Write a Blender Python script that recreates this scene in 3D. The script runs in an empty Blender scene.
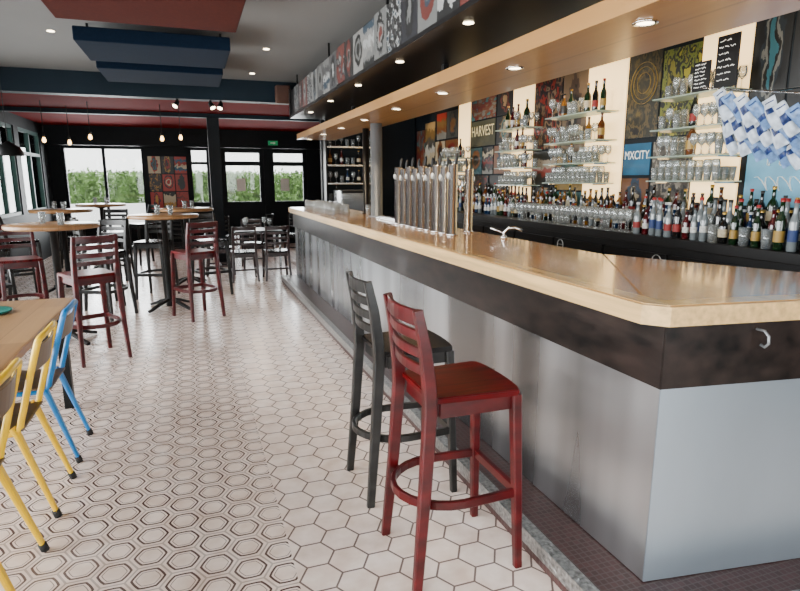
import bpy, bmesh, math, random
from mathutils import Vector, Matrix
R=random.Random(7)
C=bpy.context.scene.collection
pi=math.pi
# ---------------------------------------------------------------- materials
def newmat(name):
    m=bpy.data.materials.new(name); m.use_nodes=True
    nt=m.node_tree; return m,nt,nt.nodes['Principled BSDF']
def N(nt,t,**k):
    n=nt.nodes.new(t)
    for a,b in k.items(): setattr(n,a,b)
    return n
def M(name,col,rough=.5,metal=0,var=0,scale=(4,4,4),bump=0,coat=0,es=0,ecol=None,spec=None,detail=4):
    m,nt,b=newmat(name); L=nt.links.new
    b.inputs['Base Color'].default_value=(*col,1); b.inputs['Roughness'].default_value=rough
    b.inputs['Metallic'].default_value=metal; b.inputs['Coat Weight'].default_value=coat
    if spec is not None: b.inputs['Specular IOR Level'].default_value=spec
    if es:
        b.inputs['Emission Color'].default_value=(*(ecol or col),1); b.inputs['Emission Strength'].default_value=es
    if var or bump:
        tc=N(nt,'ShaderNodeTexCoord'); mp=N(nt,'ShaderNodeMapping'); mp.inputs['Scale'].default_value=scale
        no=N(nt,'ShaderNodeTexNoise'); no.inputs['Scale'].default_value=1; no.inputs['Detail'].default_value=detail
        L(tc.outputs['Object'],mp.inputs[0]); L(mp.outputs[0],no.inputs['Vector'])
        if var:
            r=N(nt,'ShaderNodeValToRGB'); r.color_ramp.elements[0].position=.3; r.color_ramp.elements[1].position=.7
            r.color_ramp.elements[0].color=(*[c*(1-var) for c in col],1); r.color_ramp.elements[1].color=(*[min(1,c*(1+var)) for c in col],1)
            L(no.outputs['Fac'],r.inputs[0]); L(r.outputs[0],b.inputs['Base Color'])
        if bump:
            bp=N(nt,'ShaderNodeBump'); bp.inputs['Strength'].default_value=bump; bp.inputs['Distance'].default_value=.01
            L(no.outputs['Fac'],bp.inputs['Height']); L(bp.outputs[0],b.inputs['Normal'])
    return m
def mth(nt,op,a,b=None,c=None):
    n=N(nt,'ShaderNodeMath',operation=op)
    for i,v in enumerate((a,b,c)):
        if v is None: continue
        if isinstance(v,(int,float)): n.inputs[i].default_value=v
        else: nt.links.new(v,n.inputs[i])
    return n.outputs[0]
def vm(nt,op,a,b=None):
    n=N(nt,'ShaderNodeVectorMath',operation=op)
    for i,v in enumerate((a,b)):
        if v is None: continue
        if isinstance(v,tuple): n.inputs[i].default_value=v
        else: nt.links.new(v,n.inputs[i])
    return n
def mixc(nt,f,a,b):
    n=N(nt,'ShaderNodeMix',data_type='RGBA')
    for idx,v in ((0,f),(6,a),(7,b)):
        if isinstance(v,(int,float)): n.inputs[idx].default_value=v
        elif isinstance(v,tuple): n.inputs[idx].default_value=(*v,1)
        else: nt.links.new(v,n.inputs[idx])
    return n.outputs[2]
def hexfloor():
    m,nt,b=newmat('hex_cement_tile'); L=nt.links.new
    tc=N(nt,'ShaderNodeTexCoord'); s3=math.sqrt(3); ts=.150
    p=vm(nt,'MULTIPLY',tc.outputs['Object'],(1/ts,1/ts,0)).outputs[0]
    sx=N(nt,'ShaderNodeSeparateXYZ'); L(p,sx.inputs[0]); cx=N(nt,'ShaderNodeCombineXYZ'); L(sx.outputs[1],cx.inputs[0]); L(sx.outputs[0],cx.inputs[1])
    p=cx.outputs[0]
    def cell(off):
        q=vm(nt,'ADD',p,off).outputs[0]
        f=vm(nt,'FRACTION',vm(nt,'DIVIDE',q,(1,s3,1)).outputs[0]).outputs[0]
        return vm(nt,'SUBTRACT',vm(nt,'MULTIPLY',f,(1,s3,0)).outputs[0],(.5,s3/2,0)).outputs[0]
    A=cell((0,0,0)); B=cell((.5,s3/2,0))
    la=vm(nt,'LENGTH',A).outputs['Value']; lb=vm(nt,'LENGTH',B).outputs['Value']
    f=mth(nt,'LESS_THAN',la,lb)
    mx=N(nt,'ShaderNodeMix',data_type='VECTOR'); L(f,mx.inputs[0]); L(B,mx.inputs[4]); L(A,mx.inputs[5])
    g=vm(nt,'ABSOLUTE',mx.outputs[1]).outputs[0]
    d2=vm(nt,'DOT_PRODUCT',g,(.5,s3/2,0)).outputs['Value']
    sp=N(nt,'ShaderNodeSeparateXYZ'); L(g,sp.inputs[0])
    h=mth(nt,'MAXIMUM',sp.outputs[0],d2)
    ln=vm(nt,'LENGTH',g).outputs['Value']
    grout=mth(nt,'GREATER_THAN',h,.472)
    hr=mth(nt,'ADD',mth(nt,'MULTIPLY',h,.7),mth(nt,'MULTIPLY',ln,.3))
    def ring(c,w):
        return mth(nt,'LESS_THAN',mth(nt,'ABSOLUTE',mth(nt,'SUBTRACT',hr,c)),w)
    rg=mth(nt,'MAXIMUM',ring(.375,.031),mth(nt,'MULTIPLY',ring(.28,.011),.8))
    so=N(nt,'ShaderNodeSeparateXYZ'); L(tc.outputs['Object'],so.inputs[0])
    left=mth(nt,'LESS_THAN',so.outputs[0],.30)
    wear=N(nt,'ShaderNodeTexNoise'); wear.inputs['Scale'].default_value=1.1; L(tc.outputs['Object'],wear.inputs['Vector'])
    wr=N(nt,'ShaderNodeMapRange'); wr.inputs[1].default_value=.35; wr.inputs[2].default_value=.65; wr.inputs[3].default_value=1; wr.inputs[4].default_value=.8
    L(wear.outputs['Fac'],wr.inputs[0])
    rg=mth(nt,'MULTIPLY',mth(nt,'MULTIPLY',rg,left),wr.outputs[0])
    stain=N(nt,'ShaderNodeTexNoise'); stain.inputs['Scale'].default_value=9; stain.inputs['Detail'].default_value=6; L(tc.outputs['Object'],stain.inputs['Vector'])
    base=N(nt,'ShaderNodeValToRGB'); base.color_ramp.elements[0].position=.3; base.color_ramp.elements[1].position=.7
    base.color_ramp.elements[0].color=(.76,.58,.48,1); base.color_ramp.elements[1].color=(.98,.83,.74,1)
    L(stain.outputs['Fac'],base.inputs[0])
    c=mixc(nt,rg,base.outputs[0],(.050,.017,.013))
    gm=mth(nt,'MULTIPLY',grout,mth(nt,'SUBTRACT',.85,mth(nt,'MULTIPLY',left,.40)))
    c=mixc(nt,gm,c,(.075,.036,.030))
    L(c,b.inputs['Base Color'])
    rr=N(nt,'ShaderNodeMapRange'); rr.inputs[3].default_value=.15; rr.inputs[4].default_value=.32; L(stain.outputs['Fac'],rr.inputs[0]); L(rr.outputs[0],b.inputs['Roughness'])
    bp=N(nt,'ShaderNodeBump'); bp.inputs['Strength'].default_value=.2; bp.inputs['Distance'].default_value=.003; bp.invert=True
    L(grout,bp.inputs['Height']); L(bp.outputs[0],b.inputs['Normal'])
    return m
def gridmat(name,ts,tile,grout,rough=.4):
    m,nt,b=newmat(name); L=nt.links.new
    tc=N(nt,'ShaderNodeTexCoord')
    q=vm(nt,'MULTIPLY',tc.outputs['Object'],(1/ts,1/ts,1/ts)).outputs[0]
    f=vm(nt,'ABSOLUTE',vm(nt,'SUBTRACT',vm(nt,'FRACTION',q).outputs[0],(.5,.5,.5)).outputs[0]).outputs[0]
    s=N(nt,'ShaderNodeSeparateXYZ'); L(f,s.inputs[0])
    mk=mth(nt,'GREATER_THAN',mth(nt,'MAXIMUM',s.outputs[0],s.outputs[1]),.41)
    wn=N(nt,'ShaderNodeTexWhiteNoise'); L(vm(nt,'FLOOR',q).outputs[0],wn.inputs[0])
    t=mixc(nt,wn.outputs[0],tile,tuple(x*1.9 for x in tile))
    L(mixc(nt,mk,t,grout),b.inputs['Base Color']); b.inputs['Roughness'].default_value=rough
    return m
def wood(name,c1,c2,axis=1,plank=.1,rough=.3,coat=.3,grain=25,cr_=.15,blk=.9):
    m,nt,b=newmat(name); L=nt.links.new
    tc=N(nt,'ShaderNodeTexCoord'); mp=N(nt,'ShaderNodeMapping'); sc=[grain]*3; sc[axis]=1.5; mp.inputs['Scale'].default_value=sc
    L(tc.outputs['Object'],mp.inputs[0]); no=N(nt,'ShaderNodeTexNoise'); no.inputs['Scale'].default_value=1; no.inputs['Detail'].default_value=5; no.inputs['Distortion'].default_value=.4
    L(mp.outputs[0],no.inputs['Vector'])
    s=N(nt,'ShaderNodeSeparateXYZ'); L(tc.outputs['Object'],s.inputs[0])
    oth={0:1,1:0,2:0}[axis]
    cr=mth(nt,'DIVIDE',s.outputs[oth],plank); row=mth(nt,'FLOOR',cr)
    al=mth(nt,'ADD',mth(nt,'DIVIDE',s.outputs[axis],blk),mth(nt,'MULTIPLY',row,.37)); cel=mth(nt,'FLOOR',al)
    cb=N(nt,'ShaderNodeCombineXYZ'); L(row,cb.inputs[0]); L(cel,cb.inputs[1]); wn=N(nt,'ShaderNodeTexWhiteNoise'); L(cb.outputs[0],wn.inputs[0])
    fac=mth(nt,'ADD',mth(nt,'MULTIPLY',no.outputs['Fac'],.6),mth(nt,'MULTIPLY',wn.outputs[0],.45))
    c=mixc(nt,fac,c1,c2)
    seam=mth(nt,'GREATER_THAN',mth(nt,'ABSOLUTE',mth(nt,'SUBTRACT',mth(nt,'FRACT',cr),.5)),.485)
    c=mixc(nt,mth(nt,'MULTIPLY',seam,.5),c,tuple(x*.4 for x in c1))
    L(c,b.inputs['Base Color']); b.inputs['Roughness'].default_value=rough; b.inputs['Coat Weight'].default_value=coat; b.inputs['Coat Roughness'].default_value=cr_
    return m
def steelsheet(name):
    m,nt,b=newmat(name); L=nt.links.new
    tc=N(nt,'ShaderNodeTexCoord')
    def nz(sc,d,di=0):
        mp=N(nt,'ShaderNodeMapping'); mp.inputs['Scale'].default_value=sc; n=N(nt,'ShaderNodeTexNoise'); n.inputs['Scale'].default_value=1; n.inputs['Detail'].default_value=d; n.inputs['Distortion'].default_value=di
        L(tc.outputs['Object'],mp.inputs[0]); L(mp.outputs[0],n.inputs['Vector']); return n.outputs['Fac']
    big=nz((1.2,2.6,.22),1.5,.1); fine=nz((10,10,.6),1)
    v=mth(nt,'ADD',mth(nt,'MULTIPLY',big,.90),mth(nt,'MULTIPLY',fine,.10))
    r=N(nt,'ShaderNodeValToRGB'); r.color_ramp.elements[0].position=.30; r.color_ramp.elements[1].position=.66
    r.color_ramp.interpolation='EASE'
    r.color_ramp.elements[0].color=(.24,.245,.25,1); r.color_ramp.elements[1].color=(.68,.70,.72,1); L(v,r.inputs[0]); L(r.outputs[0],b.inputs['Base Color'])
    b.inputs['Metallic'].default_value=.96
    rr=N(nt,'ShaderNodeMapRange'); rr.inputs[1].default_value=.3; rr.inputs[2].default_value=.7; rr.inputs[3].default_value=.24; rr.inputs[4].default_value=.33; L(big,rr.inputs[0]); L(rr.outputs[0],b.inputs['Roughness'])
    b.inputs['Anisotropic'].default_value=.5
    return m
def glassmat(name,tint=(1,1,1),op=.15,rough=.03,dif=0,dcol=(.9,.95,.95)):
    m,nt,b=newmat(name); L=nt.links.new
    out=[n for n in nt.nodes if n.type=='OUTPUT_MATERIAL'][0]
    tr=N(nt,'ShaderNodeBsdfTransparent'); tr.inputs[0].default_value=(*tint,1)
    gl=N(nt,'ShaderNodeBsdfGlossy'); gl.inputs['Roughness'].default_value=rough
    fr=N(nt,'ShaderNodeFresnel'); fr.inputs[0].default_value=1.45
    f=mth(nt,'ADD',fr.outputs[0],op); ms=N(nt,'ShaderNodeMixShader'); L(f,ms.inputs[0]); L(tr.outputs[0],ms.inputs[1]); L(gl.outputs[0],ms.inputs[2])
    res=ms.outputs[0]
    if dif:
        d=N(nt,'ShaderNodeBsdfTranslucent'); d.inputs[0].default_value=(*dcol,1); d2=N(nt,'ShaderNodeBsdfDiffuse'); d2.inputs[0].default_value=(*dcol,1)
        a=N(nt,'ShaderNodeMixShader'); a.inputs[0].default_value=.5; L(d.outputs[0],a.inputs[1]); L(d2.outputs[0],a.inputs[2])
        m2=N(nt,'ShaderNodeMixShader'); m2.inputs[0].default_value=dif; L(res,m2.inputs[1]); L(a.outputs[0],m2.inputs[2]); res=m2.outputs[0]
    L(res,out.inputs[0])
    return m
def art(name,kind,cols,ax=1,seed=0):
    m,nt,b=newmat(name); L=nt.links.new
    tc=N(nt,'ShaderNodeTexCoord'); s=N(nt,'ShaderNodeSeparateXYZ'); L(tc.outputs['Generated'],s.inputs[0])
    u=s.outputs[ax]; v=s.outputs[2]
    cb=N(nt,'ShaderNodeCombineXYZ'); L(u,cb.inputs[0]); L(v,cb.inputs[1]); cb.inputs[2].default_value=seed*3.1
    no=N(nt,'ShaderNodeTexNoise'); no.inputs['Scale'].default_value=5; no.inputs['Detail'].default_value=4; L(cb.outputs[0],no.inputs['Vector'])
    du=mth(nt,'SUBTRACT',u,.5); dv=mth(nt,'SUBTRACT',v,.55)
    d=mth(nt,'SQRT',mth(nt,'ADD',mth(nt,'MULTIPLY',du,du),mth(nt,'MULTIPLY',dv,dv)))
    if kind=='ring': val=mth(nt,'ADD',mth(nt,'MULTIPLY',d,1.6),mth(nt,'MULTIPLY',no.outputs['Fac'],.45))
    elif kind=='band': val=mth(nt,'ADD',v,mth(nt,'MULTIPLY',mth(nt,'SUBTRACT',no.outputs['Fac'],.5),.7))
    elif kind=='blob': val=no.outputs['Fac']
    else:
        d3=mth(nt,'SQRT',mth(nt,'ADD',mth(nt,'MULTIPLY',mth(nt,'MULTIPLY',du,du),3),mth(nt,'MULTIPLY',dv,dv)))
        val=mth(nt,'ADD',d3,mth(nt,'MULTIPLY',mth(nt,'SUBTRACT',no.outputs['Fac'],.5),.8))
    r=N(nt,'ShaderNodeValToRGB'); r.color_ramp.interpolation='CONSTANT'; n=len(cols)
    rg={'ring':(.15,1.0),'band':(0,1),'blob':(.32,.68),'fig':(.05,.6)}[kind]
    els=r.color_ramp.elements
    while len(els)<n: els.new(.5)
    for i,cc in enumerate(cols):
        els[i].position=rg[0]+(rg[1]-rg[0])*i/n; els[i].color=(*cc,1)
    L(val,r.inputs[0]); L(r.outputs[0],b.inputs['Base Color']); b.inputs['Roughness'].default_value=.4
    return m
# ---------------------------------------------------------------- geometry
def fin(name,me,mat,parent=None,loc=(0,0,0),rot=(0,0,0),smooth=False):
    if mat: me.materials.append(mat)
    if smooth:
        for p in me.polygons: p.use_smooth=True
    o=bpy.data.objects.new(name,me); C.objects.link(o); o.location=loc; o.rotation_euler=rot
    if parent: o.parent=parent
    return o
def mesh(name,v,f,mat,parent=None,loc=(0,0,0),rot=(0,0,0),smooth=False):
    me=bpy.data.meshes.new(name); me.from_pydata([tuple(x) for x in v],[],f); 
    bm=bmesh.new(); bm.from_mesh(me); bmesh.ops.recalc_face_normals(bm,faces=bm.faces); bm.to_mesh(me); bm.free()
    return fin(name,me,mat,parent,loc,rot,smooth)
def boxbm(bm,c,s):
    r=bmesh.ops.create_cube(bm,size=1); 
    for v in r['verts']: v.co=Vector((v.co.x*s[0]+c[0],v.co.y*s[1]+c[1],v.co.z*s[2]+c[2]))
def box(name,c,s,mat,parent=None,bev=0,loc=None,rot=(0,0,0),seg=2):
    bm=bmesh.new(); boxbm(bm,(0,0,0),s)
    if bev: bmesh.ops.bevel(bm,geom=bm.edges[:],offset=bev,segments=seg,affect='EDGES',profile=.5)
    me=bpy.data.meshes.new(name); bm.to_mesh(me); bm.free()
    return fin(name,me,mat,parent,c,rot)
def boxes(name,lst,mat,parent=None,loc=(0,0,0),rot=(0,0,0),bev=0):
    bm=bmesh.new()
    for c,s in lst: boxbm(bm,c,s)
    if bev: bmesh.ops.bevel(bm,geom=bm.edges[:],offset=bev,segments=1,affect='EDGES')
    me=bpy.data.meshes.new(name); bm.to_mesh(me); bm.free()
    return fin(name,me,mat,parent,loc,rot)
def prism(name,pts,z0,z1,mat,parent=None,bev=0):
    n=len(pts); v=[(x,y,z0) for x,y in pts]+[(x,y,z1) for x,y in pts]
    f=[list(range(n)),list(range(n,2*n))]+[[i,(i+1)%n,n+(i+1)%n,n+i] for i in range(n)]
    me=bpy.data.meshes.new(name); me.from_pydata(v,[],f); bm=bmesh.new(); bm.from_mesh(me); bmesh.ops.recalc_face_normals(bm,faces=bm.faces)
    if bev: bmesh.ops.bevel(bm,geom=bm.edges[:],offset=bev,segments=2,affect='EDGES')
    bm.to_mesh(me); bm.free()
    return fin(name,me,mat,parent)
def sweepvf(path,prof,up=(0,0,1),closed=False,sc=None,v0=0):
    P=[Vector(p) for p in path]; n=len(P); k=len(prof); V=[];F=[]
    up=Vector(up)
    for i,p in enumerate(P):
        if closed: t=(P[(i+1)%n]-P[i-1])
        else: t=P[min(i+1,n-1)]-P[max(i-1,0)]
        t.normalize(); s=t.cross(up); s.normalize(); u=s.cross(t); q=sc[i] if sc else 1
        for a,b in prof: V.append(p+s*a*q+u*b*q)
    m=n if closed else n-1
    for i in range(m):
        for j in range(k):
            a=i*k+j; b=i*k+(j+1)%k; c=((i+1)%n)*k+(j+1)%k; d=((i+1)%n)*k+j
            F.append([v0+a,v0+b,v0+c,v0+d])
    if not closed: F.append([v0+j for j in range(k)]); F.append([v0+(n-1)*k+j for j in range(k)])
    return V,F
def sweeps(name,items,mat,parent=None,smooth=False,loc=(0,0,0),rot=(0,0,0)):
    V=[];F=[]
    for it in items:
        v,f=sweepvf(*it[:2],**it[2],v0=len(V)); V+=v; F+=f
    return mesh(name,V,F,mat,parent,loc,rot,smooth)
def circ(r,n=10): return [(r*math.cos(2*pi*i/n),r*math.sin(2*pi*i/n)) for i in range(n)]
def rect(a,b,c=.15):
    a/=2;b/=2;e=min(a,b)*c*2
    return [(a,b-e),(a-e,b),(-a+e,b),(-a,b-e),(-a,-b+e),(-a+e,-b),(a-e,-b),(a,-b+e)]
def lathe(name,prof,mat,parent=None,seg=14,loc=(0,0,0),rot=(0,0,0)):
    V=[];F=[];k=len(prof)
    for i in range(seg):
        a=2*pi*i/seg
        for r,z in prof: V.append((r*math.cos(a),r*math.sin(a),z))
    for i in range(seg):
        for j in range(k-1):
            a=i*k+j; b=((i+1)%seg)*k+j
            F.append([a,b,b+1,a+1])
    me=bpy.data.meshes.new(name); me.from_pydata(V,[],F); bm=bmesh.new(); bm.from_mesh(me)
    bmesh.ops.remove_doubles(bm,verts=bm.verts,dist=1e-5); bmesh.ops.recalc_face_normals(bm,faces=bm.faces); bm.to_mesh(me); bm.free()
    return fin(name,me,mat,parent,loc,rot,True)
def text(name,s,size,loc,rot,mat,parent=None,ext=.001,wmax=None):
    cu=bpy.data.curves.new(name,'FONT'); cu.body=s; cu.size=size; cu.align_x='CENTER'; cu.align_y='CENTER'; cu.extrude=ext
    t=bpy.data.objects.new('tmp',cu); C.objects.link(t); bpy.context.view_layer.update()
    me=bpy.data.meshes.new_from_object(t.evaluated_get(bpy.context.evaluated_depsgraph_get())); bpy.data.objects.remove(t)
    me.materials.clear(); o=fin(name,me,mat,parent,loc,rot)
    if wmax:
        xs=[v.co.x for v in me.vertices]; w=max(xs)-min(xs)
        if w>wmax: o.scale=(wmax/w,wmax/w*1.25,1)
    return o
def tag(o,label,cat,group=None):
    o['label']=label; o['category']=cat
    if group: o['group']=group
    return o
def thing(name,label,cat,loc=(0,0,0),rz=0,group=None):
    o=bpy.data.objects.new(name,None); o.empty_display_size=.1; C.objects.link(o); o.location=loc; o.rotation_euler=(0,0,rz)
    return tag(o,label,cat,group)
def clone(root,loc,rz=0,label=None,scale=None):
    n=root.copy(); C.objects.link(n); n.location=loc; n.rotation_euler=(0,0,rz)
    if label: n['label']=label
    if scale: n.scale=(scale,scale,scale)
    for c in list(root.children):
        c2=c.copy(); C.objects.link(c2); c2.parent=n
        for d in list(c.children):
            d2=d.copy(); C.objects.link(d2); d2.parent=c2
    return n
def struct(o): o['kind']='structure'; return o
# ---------------------------------------------------------------- palette
m_floor=hexfloor()
m_mosaic=gridmat('brown_mosaic',.026,(.035,.013,.012),(.075,.055,.05))
m_ceil=M('grey_ceiling_paint',(.15,.147,.14),.9,var=.04,scale=(1,1,1))
m_dark=M('dark_teal_paint',(.005,.008,.011),.6,var=.2,scale=(2,2,2),spec=.2)
m_beam=M('navy_beam_paint',(.004,.012,.020),.55,var=.15,scale=(2,2,2),spec=.2)
m_redceil=M('red_ceiling_paint',(.135,.0015,.0015),.85,var=.15,scale=(1,1,1),spec=.05)
m_black=M('black_lacquer',(.006,.0055,.0055),.35,var=.3,scale=(3,3,3),spec=.3)
m_bfab=M('navy_acoustic_fabric',(.003,.009,.021),.95,var=.15,scale=(40,40,40),spec=.1)
m_rfab=M('rust_acoustic_fabric',(.055,.009,.005),.95,var=.15,scale=(40,40,40),spec=.1)
TW=((.30,.13,.035),(.58,.31,.11))
m_top=wood('golden_bar_wood',*TW,1,.15,.2,.6,22,.09)
m_topx=wood('golden_bar_wood_cross',*TW,0,.15,.2,.6,22,.09)
m_bord=M('pale_wood_border',(.60,.37,.14),.24,var=.25,scale=(30,3,30),coat=.5)
m_edge=M('pale_wood_edge',(.60,.38,.155),.35,var=.25,scale=(40,2,40),coat=.3)
m_canopy=wood('canopy_veneer',(.25,.115,.032),(.45,.245,.085),1,.6,.3,.3,18)
m_band=M('dark_mottled_laminate',(.012,.0075,.006),.33,var=.95,scale=(14,6,16),coat=.1,detail=10,spec=.35)
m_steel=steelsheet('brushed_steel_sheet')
m_steel2=M('sky_tinted_metal_sheet',(.46,.54,.61),.34,metal=.82,var=.12,scale=(1.5,1.5,.6),bump=.02)  # bar metal again, with its pale sky reflection put into the colour
m_chrome=M('chrome',(.8,.8,.8),.12,metal=1,var=.03)
m_satin=M('satin_steel',(.78,.78,.78),.22,metal=1,var=.06)
m_postst=M('grey_steel_post',(.25,.26,.27),.4,metal=.6,var=.08)
m_tread=M('tread_plate_steel',(.36,.36,.35),.4,metal=.95,var=.4,scale=(60,60,60),bump=.8)
m_red=M('oxblood_painted_wood',(.058,.0018,.0028),.28,var=.6,scale=(5,5,14),spec=.4)
m_redd=M('dark_mahogany_wood',(.075,.0008,.0018),.3,var=.6,scale=(30,4,4),spec=.12)
m_blk=M('worn_black_wood',(.011,.010,.009),.32,var=.6,scale=(6,6,20),spec=.4)
m_blkseat=M('near_black_seat',(.007,.006,.006),.25,var=.5,scale=(25,4,4),spec=.2)
m_iron=M('black_cast_iron',(.006,.006,.006),.4,metal=.2,var=.2,spec=.3)
m_tab=wood('table_oak',(.20,.095,.03),(.40,.20,.075),1,.12,.35,.3)
m_tabn=wood('worn_table_oak',(.22,.105,.04),(.52,.30,.13),1,.14,.38,.2)
m_yel=M('yellow_painted_steel',(1,.58,.0),.32,var=.06,coat=.1)
m_blue=M('blue_painted_steel',(.005,.19,.52),.32,var=.12,coat=.1)
m_rub=M('black_rubber',(.008,.008,.008),.7,var=.1)
m_ply=wood('dark_plywood',(.08,.05,.025),(.17,.10,.05),1,.5,.4,.2)
m_glass=glassmat('clear_glass',(.98,.99,.99),.05,.04,.14)
m_pane=glassmat('window_glass',(.98,.99,.99),.0)
m_gshelf=glassmat('green_tinted_glass',(.9,.97,.93),.08,.05,.45,(.75,.9,.82))
m_niche=M('lit_cream_panel',(.9,.65,.35),.5,es=2.1,ecol=(1,.66,.28),var=.03)
m_lamp=M('glowing_downlight',(1,.9,.7),.5,es=14,ecol=(1,.82,.55))
m_bulb=M('glowing_filament_bulb',(1,.6,.2),.3,es=10,ecol=(1,.6,.22))
m_chalk=M('chalk_white',(.8,.8,.78),.9)
m_wtext=M('printed_white_ink',(.85,.83,.78),.6)
m_ptext=M('printed_pale_grey_ink',(.5,.5,.48),.6)
m_ytext=M('printed_yellow_ink',(.62,.52,.28),.6)
m_leaf=M('hedge_leaves',(.11,.20,.05),.6,var=.6,scale=(6,6,6))
m_pav=M('terrace_paving',(.6,.58,.55),.9,var=.1)
m_out=M('pale_render_facade',(.95,.95,.93),.9,var=.03)
m_green=M('green_window_frame',(.02,.08,.07),.5,var=.1)
# ---------------------------------------------------------------- shell
XL,XR,YB,Y0,H=-2.85,3.85,14.6,-2.2,3.0
fl=struct(box('floor',((XL+XR)/2,(YB+Y0)/2,-.05),(XR-XL+.4,YB-Y0+.2,.1),m_floor))
for v in fl.data.vertices: v.co=v.co+fl.location
fl.location=(0,0,0)
struct(box('ceiling',((XL+XR)/2,(9.3+Y0)/2,H+.05),(XR-XL+.4,9.3-Y0,.1),m_ceil))
struct(box('ceiling',((XL+XR)/2,(9.35+YB+.1)/2,2.70+.05),(XR-XL+.4,YB+.1-9.35,.1),m_redceil))
def wallholes(name,axis,pos,a0,a1,z0,z1,holes,mat,t=.12,sign=1):
    As=sorted({a0,a1,*[h[0] for h in holes],*[h[1] for h in holes]}); Zs=sorted({z0,z1,*[h[2] for h in holes],*[h[3] for h in holes]})
    L=[]
    for i in range(len(As)-1):
        for j in range(len(Zs)-1):
            ca=(As[i]+As[i+1])/2; cz=(Zs[j]+Zs[j+1])/2
            if any(h[0]<ca<h[1] and h[2]<cz<h[3] for h in holes): continue
            sa=As[i+1]-As[i]; sz=Zs[j+1]-Zs[j]
            if axis=='x': L.append(((pos+sign*t/2,ca,cz),(t,sa,sz)))
            else: L.append(((ca,pos+sign*t/2,cz),(sa,t,sz)))
    return struct(boxes(name,L,mat))
LW=[(-1.8,1.6),(1.8,5.0),(5.2,8.9)]  # unseen window openings, added to light the room from the left
FW=[(-2.5,-.3),(.2,3.2)]  # unseen window openings, added for light from behind the camera
wallholes('wall_left','x',XL,Y0,YB,0,H,[(a,b,.15,2.8) for a,b in LW]+[(10.6,12.1,.95,2.5),(12.4,14.0,.95,2.5)],m_dark,sign=-1)
wallholes('wall_right','x',XR,Y0,YB,0,H,[],m_dark)
wallholes('wall_front_unseen','y',Y0,XL,XR,0,H,[(a,b,.3,2.6) for a,b in FW],m_dark,sign=-1)  # unseen wall, added to cut the fill and darken reflections
wallholes('wall_back','y',YB,XL,XR,0,H,[(-2.6,-.95,.45,2.3),(0,.45,.05,2.3),(.72,1.7,.05,2.3),(1.84,2.75,.05,2.3)],m_dark)
def frame(name,axis,pos,a0,a1,z0,z1,mat,mull=[],trans=[],w=.06,d=.08,panel=0,mp=None):
    L=[]
    def B(a,b,c,e):
        if axis=='y': L.append((((a+b)/2,pos,(c+e)/2),(b-a,d,e-c)))
        else: L.append(((pos,(a+b)/2,(c+e)/2),(d,b-a,e-c)))
    B(a0,a0+w,z0,z1);B(a1-w,a1,z0,z1);B(a0+w,a1-w,z0,z0+w);B(a0+w,a1-w,z1-w,z1)
    for x in mull: B(x-w/2,x+w/2,z0+w,z1-w)
    for z in trans: B(a0+w,a1-w,z-w/2,z+w/2)
    if panel: B(a0+w,a1-w,z0+w,panel)
    o=struct(boxes(name,L,mat))
    s=(a1-a0-.02,.008,z1-z0-.02) if axis=='y' else (.008,a1-a0-.02,z1-z0-.02)
    c=((a0+a1)/2,pos,(z0+z1)/2) if axis=='y' else (pos,(a0+a1)/2,(z0+z1)/2)
    box('glass_pane',c,s,m_pane,o)
    return o
yb=YB+.06
frame('window_1','y',yb,-2.6,-.95,.45,2.3,m_dark,mull=[-1.78])
frame('window_2','y',yb,0,.45,.05,2.3,m_dark,trans=[1.95],panel=1.05)
frame('door_1','y',yb,.72,1.7,.05,2.3,m_dark,trans=[1.95],panel=1.05,w=.10)
frame('door_2','y',yb,1.84,2.75,.05,2.3,m_dark,trans=[1.95],panel=1.05,w=.10)
for x in (1.15,2.2):
    tag(box('paper_notice',(x,YB+.052,1.45),(.21,.006,.30),m_wtext),'white paper notice taped to the glazed door','notice','paper notices on the doors')
frame('window_3','x',XL-.06,10.6,12.1,.95,2.5,m_green,mull=[11.35],trans=[2.05])
frame('window_4','x',XL-.06,12.4,14.0,.95,2.5,m_green,mull=[13.2],trans=[2.05])
for i,(a,b) in enumerate(LW): frame('window_%d'%(5+i),'x',XL-.06,a,b,.15,2.8,m_green,mull=[a+(b-a)/3,a+2*(b-a)/3])
for i,(a,b) in enumerate(FW): frame('window_%d'%(8+i),'y',Y0-.06,a,b,.3,2.6,m_green,mull=[(a+b)/2])
struct(box('trim_1',((XL+XR)/2,9.3,2.85),(XR-XL,.22,.30),m_beam))
struct(box('trim_2',((XL+XR)/2,11.1,2.665),(XR-XL,.14,.07),m_beam))
struct(box('trim_3',((XL+XR)/2,14.45,2.5),(XR-XL,.26,.4),m_dark))
struct(box('trim_4',(-2.75,9.3,1.35),(.2,.22,2.70),m_dark))
struct(box('trim_5',(.44,11.1,1.315),(.2,.2,2.63),m_dark,None,.006))
struct(boxes('baseboard_back',[((-.5,YB-.01,.06),(.9,.02,.12))],m_black))
struct(box('wall_partition',(2.98,10.0,1.35),(1.70,.12,2.70),m_dark))
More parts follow.
